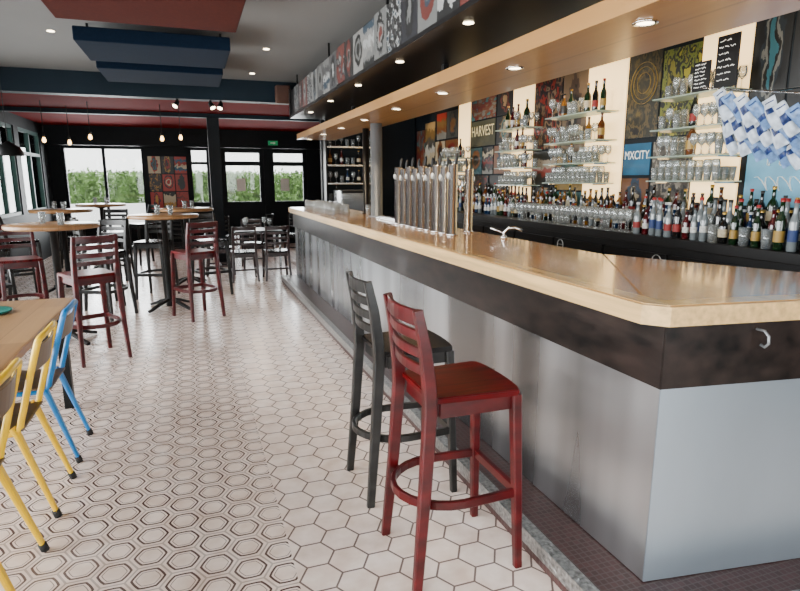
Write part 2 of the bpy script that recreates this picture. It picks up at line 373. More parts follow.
# outside
tag(box('terrace_paving',(0,21.4,-.12),(24,13.0,.1),m_pav),'pale paved terrace outside the windows','ground')
tag(box('opposite_facade',(0,27,1.935),(24,.3,4.0),m_out),'pale rendered building facade beyond the hedge','building')
tag(box('garden_parapet',(0,17.6,.431),(10,.2,1.0),m_out),'low white terrace parapet in front of the hedge','parapet')
def hedge(name,x0,x1,y0,y1,h,n):
    V=[];F=[]
    for s in range(n):
        if R.random()<.75: p=Vector((x0+(x1-x0)*R.random(),y0+R.gauss(0,.06),R.random()*h)) if (x1-x0)>(y1-y0) else Vector((x1+R.gauss(0,.06),y0+(y1-y0)*R.random(),R.random()*h))
        else: p=Vector((x0+(x1-x0)*R.random(),y0+(y1-y0)*R.random(),h+R.gauss(0,.05)))
        d=Vector((R.gauss(0,1),R.gauss(0,1),R.gauss(0,1))).normalized()*.06; e=d.cross(Vector((R.gauss(0,1),R.gauss(0,1),R.gauss(0,1)))).normalized()*.035
        b=len(V); V+= [p-d,p+e,p+d,p-e]; F.append([b,b+1,b+2,b+3])
    b=len(V)
    for z in (-.07,h-.04):
        V+=[Vector((x0,y0+.05,z)),Vector((x1,y0+.05,z)),Vector((x1,y1,z)),Vector((x0,y1,z))]
    F+=[[b+4,b+5,b+6,b+7],[b,b+1,b+5,b+4],[b+1,b+2,b+6,b+5],[b+2,b+3,b+7,b+6],[b+3,b,b+4,b+7]]
    o=mesh(name,V,F,m_leaf); o['kind']='stuff'; return tag(o,'dense trimmed green hedge outside the windows','hedge')
hedge('hedge',-5,5,18.5,19.2,1.72,11000)
hedge('hedge',-6.9,-6.3,8,14.5,1.6,3000)
tag(box('side_paving',(-5.5,5,-.12),(5,19,.1),m_pav),'pale paving outside the side windows','ground')
# ---------------------------------------------------------------- bar
bar=thing('bar_cabinet','long bar clad in brushed steel with dark mottled upper band','bar',(0,0,0))
zt,ze,zb,zs=1.147,1.079,.855,.10
z0=zs+.0035
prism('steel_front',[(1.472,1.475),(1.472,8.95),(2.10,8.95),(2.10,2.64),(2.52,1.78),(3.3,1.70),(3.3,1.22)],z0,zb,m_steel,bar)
e=prism('end_panel',[(1.4725,1.474),(3.3,1.219),(3.3,1.214),(1.471,1.469)],z0,zb,m_steel2,bar); e['label']='metal end panel with sky reflection in its colour'
prism('upper_band',[(1.448,1.450),(1.448,8.97),(2.12,8.97),(2.12,2.645),(2.54,1.79),(3.3,1.72),(3.3,1.195)],zb,ze-.0005,m_band,bar,.004)
hk=sweeps('bag_hook',[([(1.80,1.402,1.05),(1.80,1.372,1.05),(1.80,1.355,1.035),(1.80,1.352,1.01),(1.80,1.365,.995),(1.80,1.38,1.0)],circ(.005,8),dict(up=(1,0,0)))],m_postst,bar,True); hk['label']='small metal bag hook'
ct=thing('bar_countertop','glossy coppery wooden bar countertop with pale border and mitre joint','countertop',(0,0,0))
prism('main_top',[(1.42,1.50),(1.40,1.52),(1.40,9.0),(2.15,9.0),(2.15,2.65)],ze,zt,m_top,ct,.004)
prism('return_top',[(1.455,1.443),(1.422,1.50),(2.151,2.648),(2.55,1.815),(3.3,1.74),(3.3,1.19)],ze,zt,m_topx,ct,.004)
prism('edge_strip',[(1.388,1.50),(1.388,9.0),(1.399,9.0),(1.399,1.505),(1.452,1.444),(3.3,1.189),(3.3,1.178),(1.447,1.431)],ze,zt-.002,m_edge,ct)
prism('border_inlay',[(1.404,1.51),(1.404,8.99),(1.49,8.99),(1.49,1.532),(1.505,1.52),(3.29,1.275),(3.29,1.195),(1.456,1.448)],zt-.002,zt+.0012,m_bord,ct)
bt=thing('bar_step','mosaic-tiled foot step running along the bar','step',(0,0,0))
prism('step_body',[(1.245,1.30),(1.245,9.0),(1.9,9.0),(1.9,1.9),(3.3,1.75),(3.3,1.02)],0,zs,m_mosaic,bt)
sp=prism('tread_plate',[(1.237,1.292),(1.237,9.0),(1.292,9.0),(1.292,1.342),(3.3,1.067),(3.3,1.012)],.04,zs+.003,m_tread,bt); sp['label']='worn diamond-pattern steel nosing'
cn=thing('bar_canopy','suspended wooden canopy over the bar with downlights','canopy',(0,0,0))
box('soffit',(1.88,5.2,2.21),(.58,8.0,.08),m_canopy,cn)
for i in range(8):
    a=lathe('downlight',[(0,0),(.035,0),(.035,-.003),(0,-.003)],m_lamp,cn,16,(1.75,2.0+i,2.169))
    lathe('trim_ring',[(.036,0),(.05,0),(.05,-.006),(.036,-.006)],m_chrome,a,16,(0,0,0))
rk=thing('overhead_rack','black hanging rack above the bar canopy','rack',(0,0,0))
boxes('rack_case',[((1.82,5.0,2.435),(.84,7.3,.03)),((1.45,5.0,2.62),(.04,7.3,.36)),((1.82,8.63,2.62),(.84,.04,.4)),((2.2,5.0,2.62),(.04,7.3,.36))],m_black,rk)
for k,(hx,hy) in enumerate([(1.5,2.5),(1.5,4.5),(1.5,6.5),(1.5,8.5),(2.15,3),(2.15,6),(2.15,8.4)]):
    box('hanger_rod',(hx,hy,2.90),(.02,.02,.2),m_black,rk)
for k,hy in enumerate([1.6,4.3,7.0,8.5]): box('support_bracket',(1.9,hy,2.335),(.04,.04,.17),m_black,rk)
for i in range(6):
    lathe('downlight',[(0,0),(.03,0),(.03,-.004),(0,-.004)],m_lamp,rk,14,(1.53,2.0+i*1.15,2.4195))
def arts(pref,n,ax,pal):
    out=[]
    kinds=['fig','blob','fig','band','ring']
    for i in range(n):
        cs=[pal[R.randrange(len(pal))] for _ in range(R.choice([4,5,6]))]
        out.append(art(pref+'_%d'%i,kinds[i%5],cs,ax,i))
    return out
pal=[(.008,.008,.008),(.12,.115,.10),(.28,.27,.24),(.10,.006,.005),(.005,.025,.05),(.12,.07,.02),(.01,.01,.015),(.015,.05,.06),(.11,.04,.012),(.01,.01,.01),(.04,.04,.037),(.008,.008,.008),(.006,.006,.006)]
pals=[(.006,.006,.006),(.11,.11,.105),(.26,.26,.25),(.015,.015,.018),(.05,.05,.05),(.008,.008,.008),(.09,.02,.015),(.02,.035,.05),(.16,.155,.145),(.01,.01,.01)]
A1=arts('sleeve_print',18,1,pals)
y=2.25;i=0
while y<8.4:
    tag(box('record_sleeve',(1.4235,y,2.625+R.uniform(-.010,.012)),(.012,.308,.33),A1[i%18],None),'square printed record sleeve displayed on the black rack','record sleeve','record sleeves on the overhead rack')
    y+=.311;i+=1
# ---------------------------------------------------------------- ceiling acoustic panels
for (a,b,mt,lb) in [(4.3,5.28,m_rfab,'rust red fabric acoustic panel hung below the ceiling'),(6.0,6.95,m_bfab,'navy fabric acoustic panel hung below the ceiling'),(7.35,8.3,m_bfab,'navy fabric acoustic panel hung below the ceiling')]:
    t=thing('acoustic_panel',lb,'acoustic panel',(-.22,(a+b)/2,2.75),0,'hung acoustic ceiling panels')
    box('panel',(0,0,.06),(1.32,b-a,.12),mt,t,.01)
    for sx in (-.6,.6): box('hanger',(sx,0,.185),(.02,.02,.13),m_iron,t)
for (x,y) in [(-1.2,6.9),(.9,7.0),(.9,8.6)]:
    tag(lathe('ceiling_downlight',[(0,0),(.03,0),(.035,-.006),(0,-.006)],m_lamp,None,14,(x,y,2.9995)),'small round recessed ceiling downlight','ceiling light','recessed ceiling lights')
# ---------------------------------------------------------------- stool / chair
def ladder(name,label,cat,frame,seatm,sz,tz,ring,group,slats=4):
    t=thing(name,label,cat,(0,0,0),0,group)
    pts=[]
    for k in range(9):
        a=pi*k/8; pts.append((.195*math.cos(a),.16+.03*math.sin(a)))
    prof=[(-.175,-.19),(.175,-.19),(.195,.16)]+pts[1:-1]+[(-.195,.16)]
    prism('seat',prof,sz-.026,sz,seatm,t,.005)
    boxes('apron',[((0,.155,sz-.056),(.31,.02,.06)),((0,-.165,sz-.056),(.29,.02,.06)),((.158,0,sz-.056),(.02,.31,.06)),((-.158,0,sz-.056),(.02,.31,.06))],frame,t)
    for sx in (-1,1):
        sweeps('leg',[([(sx*.195,.185,0),(sx*.168,.16,sz-.026)],rect(.040,.040),dict(up=(0,1,0),sc=[.8,1.05]))],frame,t)
        sweeps('leg',[([(sx*.195,-.255,0),(sx*.18,-.222,sz*.5),(sx*.172,-.2,sz-.05),(sx*.17,-.203,sz+.04),(sx*.17,-.222,(sz+tz)/2+.03),(sx*.168,-.25,tz)],rect(.034,.046),dict(up=(0,1,0),sc=[.8,1,1.1,1.1,.95,.75]))],frame,t)
    its=[]
    hh=(tz-sz)
    for k in range(slats):
        z=tz-.03-k*hh*.20
        yy=-.203-.045*((z-sz-.04)/(hh-.04))
        path=[(-.168+ .336*q/8, yy-.028*math.sin(pi*q/8),z) for q in range(9)]
        its.append((path,rect(.016,.058 if k==0 else .038),dict(up=(0,0,1))))
    sweeps('backrest',its,frame,t)
    if ring:
        z=sz*.43; path=[(.183,.176,z),(.19,.05,z)]
        for k in range(0,13):
            a=-pi*k/12; path.append((.195*math.cos(a),-.06+.215*math.sin(a),z))
        path+=[(-.19,.05,z),(-.183,.176,z)]
        sweeps('footrest',[(path,rect(.02,.036),dict(up=(0,0,1))),([(-.183,.176,z),(.183,.176,z)],rect(.024,.04),dict(up=(0,0,1)))],frame,t)
    else:
        z=sz*.35
        sweeps('stretcher',[([(sx*.185,.175,z),(sx*.187,-.23,z)],rect(.018,.028),dict(up=(0,0,1))) for sx in (-1,1)]+[([(-.182,-.03,z),(.182,-.03,z)],rect(.018,.028),dict(up=(0,0,1)))],frame,t)
    return t
SR=ladder('bar_stool','oxblood red painted ladder-back wooden bar stool beside the bar','bar stool',m_red,m_redd,.765,1.10,True,'tall wooden bar stools')
SR.location=(.975,2.02,0); SR.rotation_euler=(0,0,-pi/2)
SB=ladder('bar_stool','worn black ladder-back wooden bar stool beside the bar','bar stool',m_blk,m_blkseat,.765,1.10,True,'tall wooden bar stools')
SB.location=(.975,2.64,0); SB.rotation_euler=(0,0,-pi/2)
l1='dark red ladder-back wooden stool at a tall table'
l2='black ladder-back wooden stool at a tall table'
for (x,y,r) in [(-.90,5.62,28),(-.02,7.0,28),(-1.72,6.9,200)]: clone(SR,(x,y,0),math.radians(r),l1)
for (x,y,r) in [(-1.0,7.25,150),(-.52,8.35,160),(-1.12,8.0,-70),(.2,8.3,200),(-2.2,9.0,-60),(-1.2,10.1,170),(-2.1,12.0,-70),(-.9,11.9,120),(-2.3,7.9,-50)]: clone(SB,(x,y,0),math.radians(r),l2)
def hitable(x,y,r,z,label):
    t=thing('high_table',label,'table',(x,y,0),0,'tall round pub tables')
    lathe('table_top',[(0,z-.04),(r-.01,z-.04),(r,z-.03),(r,z-.008),(r-.008,z),(0,z)],m_tab,t,40)
    lathe('column',[(0,.03),(.05,.03),(.05,.06),(.035,.1),(.035,z-.08),(.10,z-.06),(.10,z-.04),(0,z-.04)],m_iron,t,16)
    for k in range(4):
        a=pi/4+k*pi/2; c,s=math.cos(a),math.sin(a)
        sweeps('foot',[([(c*.03,s*.03,.11),(c*.15,s*.15,.08),(c*.27,s*.27,.035),(c*.33,s*.33,.018)],rect(.045,.035),dict(up=(0,0,1),sc=[1,1,.9,.9]))],m_iron,t)
    return t
T1=hitable(-1.25,6.25,.40,1.15,'tall round oak table on black cast iron base')
for (x,y) in [(-.33,7.55),(-1.75,9.4),(-1.5,11.4),(-.1,9.2)]: clone(T1,(x,y,0))
lt=thing('dining_table','dark square dining table with pale metal legs','table',(1.0,10.0,0))
box('table_top',(0,0,.735),(.75,.75,.03),m_black,lt,.004)
for sx in (-.33,.33):
    for sy in (-.33,.33): box('leg',(sx,sy,.36),(.035,.035,.72),m_satin,lt)
m_dkw=M('very_dark_brown_wood',(.022,.006,.005),.35,var=.4,scale=(5,5,14))
DC=ladder('dining_chair','very dark brown ladder-back dining chair at the low table','chair',m_dkw,m_blkseat,.46,.86,False,'ladder-back dining chairs')
DC.location=(.72,9.38,0)
for (x,y,r) in [(1.22,9.36,0),(.42,10.1,-90),(1.0,10.65,180)]: clone(DC,(x,y,0),math.radians(r))
DK=ladder('dining_chair','black ladder-back wooden dining chair near the doors','chair',m_blk,m_blkseat,.46,.86,False,'black dining chairs')
DK.location=(.5,12.2,0)
for (x,y,r) in [(1.3,12.5,60),(-.2,12.8,-40),(2.0,12.2,160),(-2.3,12.9,0),(-1.6,13.4,90)]: clone(DK,(x,y,0),math.radians(r))
# ---------------------------------------------------------------- near communal table
nt_=thing('communal_table','long worn oak plank table with dark legs','table',(-1.25,3.05,0))
box('table_top',(0,0,.73),(.86,2.9,.04),m_tabn,nt_,.006)
for sx in (-.36,.36):
    for sy in (-.96,1.3): box('leg',(sx,sy,.355),(.06,.06,.71),m_iron,nt_,.004)
box('apron',(0,0,.68),(.6,2.5,.06),m_iron,nt_)
tag(lathe('round_tray',[(0,.002),(.11,.002),(.13,.018),(.128,.02),(.11,.006),(0,.006)],M('teal_enamel',(.02,.15,.12),.3,var=.1),None,24,(-1.22,4.1,.7495)),'small teal enamel tray on the plank table','tray')
def schoolchair(mat,label,x,y):
    t=thing('metal_chair',label,'chair',(x,y,0),pi/2,'painted tubular steel chairs')
    def rs(pts,n=4):
        P=[Vector(p) for p in pts]; out=[]
        for i in range(len(P)-1):
            p0=P[max(i-1,0)];p1=P[i];p2=P[i+1];p3=P[min(i+2,len(P)-1)]
            for k in range(n):
                u=k/n; out.append(.5*((2*p1)+(-p0+p2)*u+(2*p0-5*p1+4*p2-p3)*u*u+(-p0+3*p1-3*p2+p3)*u**3))
        out.append(P[-1]); return out
    for sx in (-1,1):
        l=sweeps('leg',[([(sx*.19,-.11,.02),(sx*.172,.01,.42),(sx*.168,.03,.455)],rect(.040,.024,.3),dict(up=(0,1,0),sc=[.75,1.1,1.1]))],mat,t)
        sweeps('foot_cap',[([(sx*.191,-.114,0),(sx*.189,-.104,.035)],circ(.017),dict(up=(0,1,0)))],m_rub,l,True)
        l=sweeps('leg',[([(sx*.19,.40,.02),(sx*.172,.33,.42)],rect(.040,.024,.3),dict(up=(0,1,0),sc=[.75,1.1]))],mat,t)
        sweeps('foot_cap',[([(sx*.191,.402,0),(sx*.189,.396,.035)],circ(.017),dict(up=(0,1,0)))],m_rub,l,True)
    pts=[(-.168,.32,.43),(-.17,.10,.425),(-.172,.01,.44),(-.175,-.015,.50),(-.177,-.06,.66),(-.176,-.10,.80),(-.165,-.113,.845),(-.13,-.118,.857),(0,-.124,.86),(.13,-.118,.857),(.165,-.113,.845),(.176,-.10,.80),(.177,-.06,.66),(.175,-.015,.50),(.172,.01,.44),(.17,.10,.425),(.168,.32,.43)]
    path=rs(pts,4)
    V=[];F=[];n=len(path);prev=Vector((1,0,0));k=10
    for i,p in enumerate(path):
        tt=(path[min(i+1,n-1)]-path[max(i-1,0)]).normalized(); prev=(prev-tt*prev.dot(tt)).normalized(); o=tt.cross(prev)
        for a,b in circ(.0145,k): V.append(p+prev*a+o*b)
    for i in range(n-1):
        for j in range(k): F.append([i*k+j,i*k+(j+1)%k,(i+1)*k+(j+1)%k,(i+1)*k+j])
    F+= [list(range(k)),[(n-1)*k+j for j in range(k)]]
    mesh('frame',V,F,mat,t,smooth=True)
    path=[(-.165+.33*q/8,-.092-.02*math.sin(pi*q/8),.765) for q in range(9)]
    b=sweeps('backrest',[(path,rect(.010,.12,.3),dict(up=(0,-.2,1)))],m_ply,t); b['label']='curved dark plywood backrest'
    s=box('seat',(0,.165,.447),(.37,.37,.016),m_ply,t,.007); s['label']='dark plywood seat'
    return t
Y=schoolchair(m_yel,'yellow painted steel chair with dark plywood seat at plank table',-.80,2.40)
clone(Y,(-.80,3.05,0),pi/2)
clone(Y,(-.80,1.78,0),pi/2)
schoolchair(m_blue,'blue painted steel chair with dark plywood seat at plank table',-.80,3.62)
# ---------------------------------------------------------------- back bar
bb=thing('back_bar_cabinet','dark back bar cabinet with doors under the bottle display','cabinet',(0,0,0))
box('body',(3.60,5.6,.53),(.47,7.4,1.06),m_black,bb)
box('worktop',(3.58,5.6,1.095),(.52,7.44,.07),m_black,bb,.004)
for i in range(10):
    d=box('door',(3.355,2.28+i*.74,.55),(.02,.70,.9),m_black,bb,.003)
    box('handle',(-.02,.28,.3),(.02,.015,.16),m_satin,d)
for yy in (2.62,3.5,4.75):
    q=sweeps('round_logo',[([(3.341,yy+.045*math.cos(2*pi*a/24),.945+.045*math.sin(2*pi*a/24)) for a in range(24)],rect(.003,.008),dict(up=(1,0,0),closed=True)),([(3.341,yy+.028,.945),(3.341,yy-.028,.945)],rect(.003,.010),dict(up=(1,0,0)))],m_ptext,bb); q['label']='round white logo sticker'
tag(box('bottle_riser',(3.75,5.55,1.176),(.18,7.2,.09),m_black),'low black riser shelf for bottles','shelf')
NI=[(3.29,3.72,1.30),(4.56,5.12,1.30),(6.12,6.58,1.30),(7.78,8.15,1.30)]
for (a,b,zz) in NI:
    tag(box('light_panel',(3.842,(a+b)/2,(zz+2.95)/2),(.016,b-a,2.95-zz),m_niche),'warm backlit cream panel behind glass shelves','light panel','backlit wall panels')
SH=[]
for (a,b,zz) in [(3.22,3.92,(2.19,1.95,1.74,1.55)),(4.6,5.45,(2.19,1.93,1.72,1.53)),(5.85,6.52,(2.15,1.9,1.7,1.5)),(7.6,8.3,(1.87,1.68,1.48))]:
    for z in zz:
        s=thing('glass_shelf','thin glass wall shelf holding glasses and bottles','shelf',(0,0,0),0,'glass wall shelves')
        box('shelf_plate',(3.68,(a+b)/2,z-.005),(.24,b-a,.01),m_gshelf,s)
        for yy in (a+.06,b-.06): box('bracket',(3.72,yy,z-.015),(.23,.008,.010),m_chrome,s)
        SH.append((a,b,z))
def poster(y0,y1,z0,z1,mat,txt=None,tm=None,tz=.3,ts=.1,label='printed music poster on the bar wall',wm=.9):
    o=box('poster',(3.847,(y0+y1)/2,(z0+z1)/2),(.008,y1-y0,z1-z0),mat); tag(o,label,'poster','posters on the bar wall')
    if txt: text('lettering',txt,ts,(-.006,0,(z1-z0)*tz),(pi/2,0,-pi/2),tm or m_wtext,o,wmax=(y1-y0)*wm)
    return o
K=(.006,.006,.006)
P=lambda n,k,c,s=0: art(n,k,c,1,s)
poster(2.50,2.98,1.86,2.80,P('p1','fig',[(.13,.135,.13),(.03,.03,.03),(.09,.095,.09),(.15,.15,.14),K],1),'WAS\nZEMBI',m_ptext,.06,.085,'black and grey poster with pale lettering on the bar wall')
poster(3.0,3.27,1.95,2.85,P('p2','fig',[(.02,.08,.10),K,(.10,.10,.09),(.01,.015,.02),K],2),None)
p3=poster(3.74,4.13,1.92,2.62,P('p3','blob',[(.30,.25,.02),K,(.14,.15,.02),(.02,.02,.015),(.18,.15,.02)],3),None,None,.25,.09,'yellow-green and black poster on the bar wall')
p4=poster(4.15,4.54,1.93,2.66,P('p4','blob',[(.10,.07,.02),(.04,.03,.015),(.015,.015,.01),(.08,.055,.02),K],4),None)
m_gold=M('printed_gold_ink',(.42,.27,.07),.5,var=.3,scale=(30,30,30))
for rr_ in (.08,.125,.16):
    sweeps('gold_ring',[([(-.006,rr_*math.cos(2*pi*q/28),.1+rr_*1.1*math.sin(2*pi*q/28)) for q in range(28)],rect(.002,.014),dict(up=(1,0,0),closed=True))],m_gold,p4)
poster(4.20,4.54,1.60,1.88,M('p5',(.004,.07,.14),.4,var=.3),'MXCITY',m_wtext,.12,.2,'blue poster with white block lettering')
poster(3.74,4.17,1.30,1.88,P('p6','blob',[(.02,.02,.02),(.2,.17,.13),(.05,.04,.03),K],6),None)
poster(5.14,5.55,1.85,2.65,P('p7','fig',[(.28,.22,.14),K,(.05,.03,.02),(.14,.09,.05)],7),None)
poster(5.57,6.10,1.90,2.65,P('p8','blob',[K,(.18,.11,.06),(.02,.015,.015),(.22,.02,.01),K],8),None)
poster(5.14,5.60,1.45,1.83,P('p9','ring',[(.32,.19,.015),(.015,.08,.06),K,(.22,.13,.02)],9),None)
poster(5.62,6.10,1.50,1.88,P('p10','band',[(.02,.02,.02),(.15,.015,.008),(.22,.17,.12),K],10),None)
poster(6.60,7.0,2.38,2.70,P('p11','fig',[(.24,.15,.07),K,(.12,.02,.01),K],11),None)
poster(7.04,7.76,2.02,2.36,M('p12',(.04,.037,.015),.5,var=.4),'HARVEST',m_ytext,.08,.17,'olive poster with pale yellow block lettering')
A3=arts('wall_print',16,1,pal+[(.28,.18,.07),(.24,.02,.01),(.03,.12,.12),(.28,.23,.15)])
k=0
for (a,b,c,d) in [(6.6,7.0,2.02,2.36),(7.04,7.76,2.38,2.70),(6.6,7.05,1.64,2.0),(7.08,7.38,1.64,2.0),(7.40,7.76,1.64,2.0),(6.6,7.15,1.32,1.62),(7.2,7.76,1.3,1.62),(8.17,8.6,2.2,2.6),(8.62,9.0,2.2,2.6),(8.17,8.65,1.75,2.17),(8.67,9.05,1.75,2.17),(8.17,8.65,1.35,1.72),(8.67,9.05,1.35,1.72),(9.08,9.5,1.75,2.5),(9.08,9.5,1.3,1.72),(5.14,5.6,1.22,1.43),(5.62,6.10,1.22,1.47),(9.52,9.9,1.5,2.4),(4.20,4.54,1.22,1.57)]:
    poster(a,b,c,d,A3[k%16]); k+=1
bs=tag(box('light_blue_poster',(3.846,2.86,1.60),(.008,.74,.46),M('light_blue_print',(.10,.28,.40),.5,var=.2)),'light blue poster with white script behind the bottles','poster')
for q in range(2):
    sweeps('script_stroke',[([(-.008,.26-.52*t_/40+.03*math.cos(t_*.9),.10-.17*q+.05*math.sin(t_*.9+q)) for t_ in range(41)],rect(.002,.016),dict(up=(1,0,0)))],m_wtext,bs)
for (xx,yy,z0_,z1_,w) in [(3.575,3.25,2.19,2.54,.18),(3.575,3.46,2.19,2.40,.15)]:
    o=tag(box('chalkboard',(xx,yy,(z0_+z1_)/2+.0005),(.012,w,z1_-z0_),m_black,None,.002),'small black chalkboard with chalk writing propped on glass shelf','chalkboard','small chalkboards')
    for k in range(7):
        z=(z1_-z0_)*(.40-.125*k); x0=w*.38
        for wd in range(R.choice([2,3])):
            L_=R.uniform(.03,.05)
            if x0-L_<-w*.42: break
            sweeps('chalk_line',[([(-.008,x0-q*L_/8,z+R.uniform(-.006,.006)) for q in range(9)],rect(.0015,.0045),dict(up=(0,0,1)))],m_chalk,o)
            x0-=L_+.012
# ---------------------------------------------------------------- glassware & bottles
WG=tag(lathe('wine_glass',[(0,0),(.032,.001),(.03,.004),(.005,.01),(.004,.075),(.01,.085),(.03,.105),(.037,.135),(.034,.165),(.029,.185),(.027,.185),(.032,.165),(.035,.135),(.028,.107),(0,.09)],m_glass,None,12),'clear stemmed wine glass standing upright','wine glass','stemmed glasses behind the bar')
TG=tag(lathe('tumbler',[(0,0),(.028,0),(.036,.12),(.034,.12),(.026,.006),(0,.006)],m_glass,None,12),'clear straight-sided drinking glass','glass','drinking glasses')
def place(obj,x,y,z,flip=False,sc=1):
    n=obj.copy(); C.objects.link(n); n.location=(x,y,z); n.scale=(sc,sc,sc); n.rotation_euler=(pi if flip else 0,0,R.random()*6); return n
def bottle(body,label,cap,desc,h=.30,r=.036,ls=(.05,.14)):
    t=thing('bottle',desc,'bottle',(0,0,-5),0,'bottles displayed behind the bar')
    lathe('glass_body',[(0,0),(r*.9,0),(r,.006),(r,h*.55),(r*.85,h*.62),(.014,h*.72),(.0125,h*.93),(.0145,h*.94),(.0145,h*.96),(0,h*.96)],body,t,12)
    lathe('label',[(r+.0006,ls[0]),(r+.0006,ls[1])],label,t,12)
    lathe('cap',[(.0155,h*.93),(.0155,h),(0,h)],cap,t,10)
    return t
gb=lambda n,c,ro=.08: M(n,c,ro,coat=.6,var=.05,spec=.6)
mb=[gb('bottle_green',(.005,.018,.006)),gb('bottle_amber',(.09,.022,.003)),gb('bottle_clear',(.15,.17,.175)),gb('bottle_ruby',(.06,.003,.005)),gb('bottle_black',(.005,.005,.005)),gb('bottle_blue',(.005,.02,.055)),gb('bottle_honey',(.18,.07,.008))]
ml=[M('label_cream',(.42,.35,.22),.6,var=.3,scale=(40,40,40)),M('label_white',(.55,.54,.50),.6,var=.35,scale=(60,60,60)),M('label_red',(.22,.010,.008),.6,var=.2),M('label_gold',(.32,.19,.03),.5,var=.2),M('label_navy',(.01,.03,.12),.6),M('label_black',(.012,.012,.012),.5)]
mc=[M('cap_black',(.015,.015,.015),.4),M('cap_gold',(.5,.3,.06),.3,metal=.8),M('cap_red',(.25,.01,.01),.4),M('cap_white',(.45,.45,.45),.4)]
specs=[(0,0,1,'dark green glass bottle with cream label',.31,.037,(.06,.13)),(1,3,0,'amber spirits bottle with gold label',.29,.038,(.05,.12)),(2,1,0,'clear spirits bottle with white label',.29,.029,(.07,.12)),(3,1,0,'ruby red liqueur bottle with white label',.27,.029,(.06,.11)),(4,2,0,'black bottle with red label',.30,.031,(.05,.11)),(5,1,3,'dark blue glass bottle with white label',.25,.030,(.05,.10)),(6,5,0,'honey coloured whisky bottle with black label',.25,.036,(.04,.12)),(2,4,2,'clear bottle with navy label and red cap',.31,.028,(.06,.13)),(0,3,2,'dark green bottle with gold label and red cap',.32,.031,(.05,.12)),(4,0,1,'black bottle with cream label',.24,.033,(.05,.11)),(2,2,3,'clear bottle with red label and white cap',.26,.029,(.05,.10))]
BT=[bottle(mb[a],ml[b],mc[c],d+' behind the bar',h,r,ls) for a,b,c,d,h,r,ls in specs]
used=[False]*len(BT)
def putb(i,x,y,z,s=None):
    if not used[i]:
        used[i]=True; BT[i].location=(x,y,z); return
    clone(BT[i],(x,y,z),R.random()*6,None,s or R.uniform(.84,1.0))
zc=1.1305
y=2.15
while y<3.8:
    if R.random()<.85: putb(R.choice([2,3,4,5,7,8,9,10,3,2]),3.375+R.uniform(-.008,.008),y+R.uniform(-.004,.004),zc,R.uniform(.78,1.0))
    else: place(TG,3.375,y,zc)
    if R.random()<.75: putb(R.choice([2,4,5,9,7,3,8]),3.46,y+.036,zc,R.uniform(.85,1.05))
    else: place(WG,3.46,y+.036,zc)
    if R.random()<.7: putb(R.choice([2,4,8,5,3,9]),3.55,y,zc,R.uniform(.9,1.05))
    y+=.081
y=3.83
while y<8.6:
    if R.random()<.7: putb(R.randrange(10),3.57,y,zc)
    y+=.085
y=2.15
while y<9.0:
    if R.random()<.9: putb(R.choice([0,1,4,6,8,0,4,9,3]),3.75,y,1.2215)
    y+=.085
y=3.87
while y<5.6:
    place(WG,3.37,y,zc)
    place(WG if R.random()<.6 else TG,3.45,y+.04,zc)
    y+=.082
for k,(a,b,z) in enumerate(SH):
    y=a+.05
    while y<b-.04:
        q=R.random()
        if (z>2.1 and a>4 and q<.6) or (q<.10 and 1.6<z<2.1 and y<b-.12):
            y+=.03; putb(R.choice([0,1,4,8,6,3]),3.68,y,z+.0005) ; y+=.085
        else:
            g=TG if (k%4==3 or q>.7) else WG
            if not (a<3.5 and z>2.1): place(g,3.60,y,z+.0005,sc=.85 if z<2.1 else 1)
            place(WG if R.random()<.7 else TG,3.675,y,z+.0005,sc=.85)
            place(WG if R.random()<.7 else TG,3.75,y,z+.0005,sc=.85)
            y+=.075
WG.location=(3.37,5.72,zc)
mpk=[M('packet_white',(.50,.56,.64),.4,var=.4,scale=(14,14,14)),M('packet_navy',(.008,.025,.11),.4,var=.6,scale=(30,30,30)),M('packet_blue',(.12,.22,.42),.4,var=.5,scale=(20,20,20))]
def packet(seed):
    rr=random.Random(seed)
    t=thing('snack_packet','crumpled white snack packet with navy markings in hanging bunch','snack packet',(0,0,0),0,'hanging snack packets')
    ph=[rr.uniform(0,6) for _ in range(4)]
    W,Hh=.068+rr.random()*.010,.20
    def pil(nm,z0,z1,y0,y1,m,ex=0):
        V=[];F=[];nx,nz=8,14
        for s in (-1,1):
            for j in range(nz+1):
                for i in range(nx+1):
                    u=y0+(y1-y0)*i/nx; zz=z0+(z1-z0)*j/nz; uu=u/W+.5
                    e=max(0,math.sin(pi*min(max(uu,0),1)))*max(0,math.sin(pi*min(max(zz/Hh,0),1)))
                    cr=.007*math.sin(90*u+ph[0]+20*zz)+.006*math.sin(70*zz+ph[1]+40*u)
                    th=.018*e**.5+cr*e**.3+(ex if e>0 else 0)
                    V.append((s*th+.012*math.sin(zz*14+ph[2]),u+.008*math.sin(zz*20+ph[3]),zz))
        w=(nx+1)*(nz+1)
        for s in range(2):
            for j in range(nz):
                for i in range(nx):
                    a=s*w+j*(nx+1)+i; F.append([a,a+1,a+nx+2,a+nx+1])
        return mesh(nm,V,F,m,t,smooth=True)
    pil('wrapper',0,Hh,-W/2,W/2,mpk[2] if seed%3==0 else mpk[0])
    a=rr.uniform(.05,.11); pil('printed_panel',a,a+rr.uniform(.03,.06),-.028,.014+rr.random()*.014,mpk[1],.0015); pil('printed_stripe',.168,.176,-.028,.02,mpk[1],.0015)
    return t
PKS=[packet(s) for s in (1,2,3,4,5)]
k=0
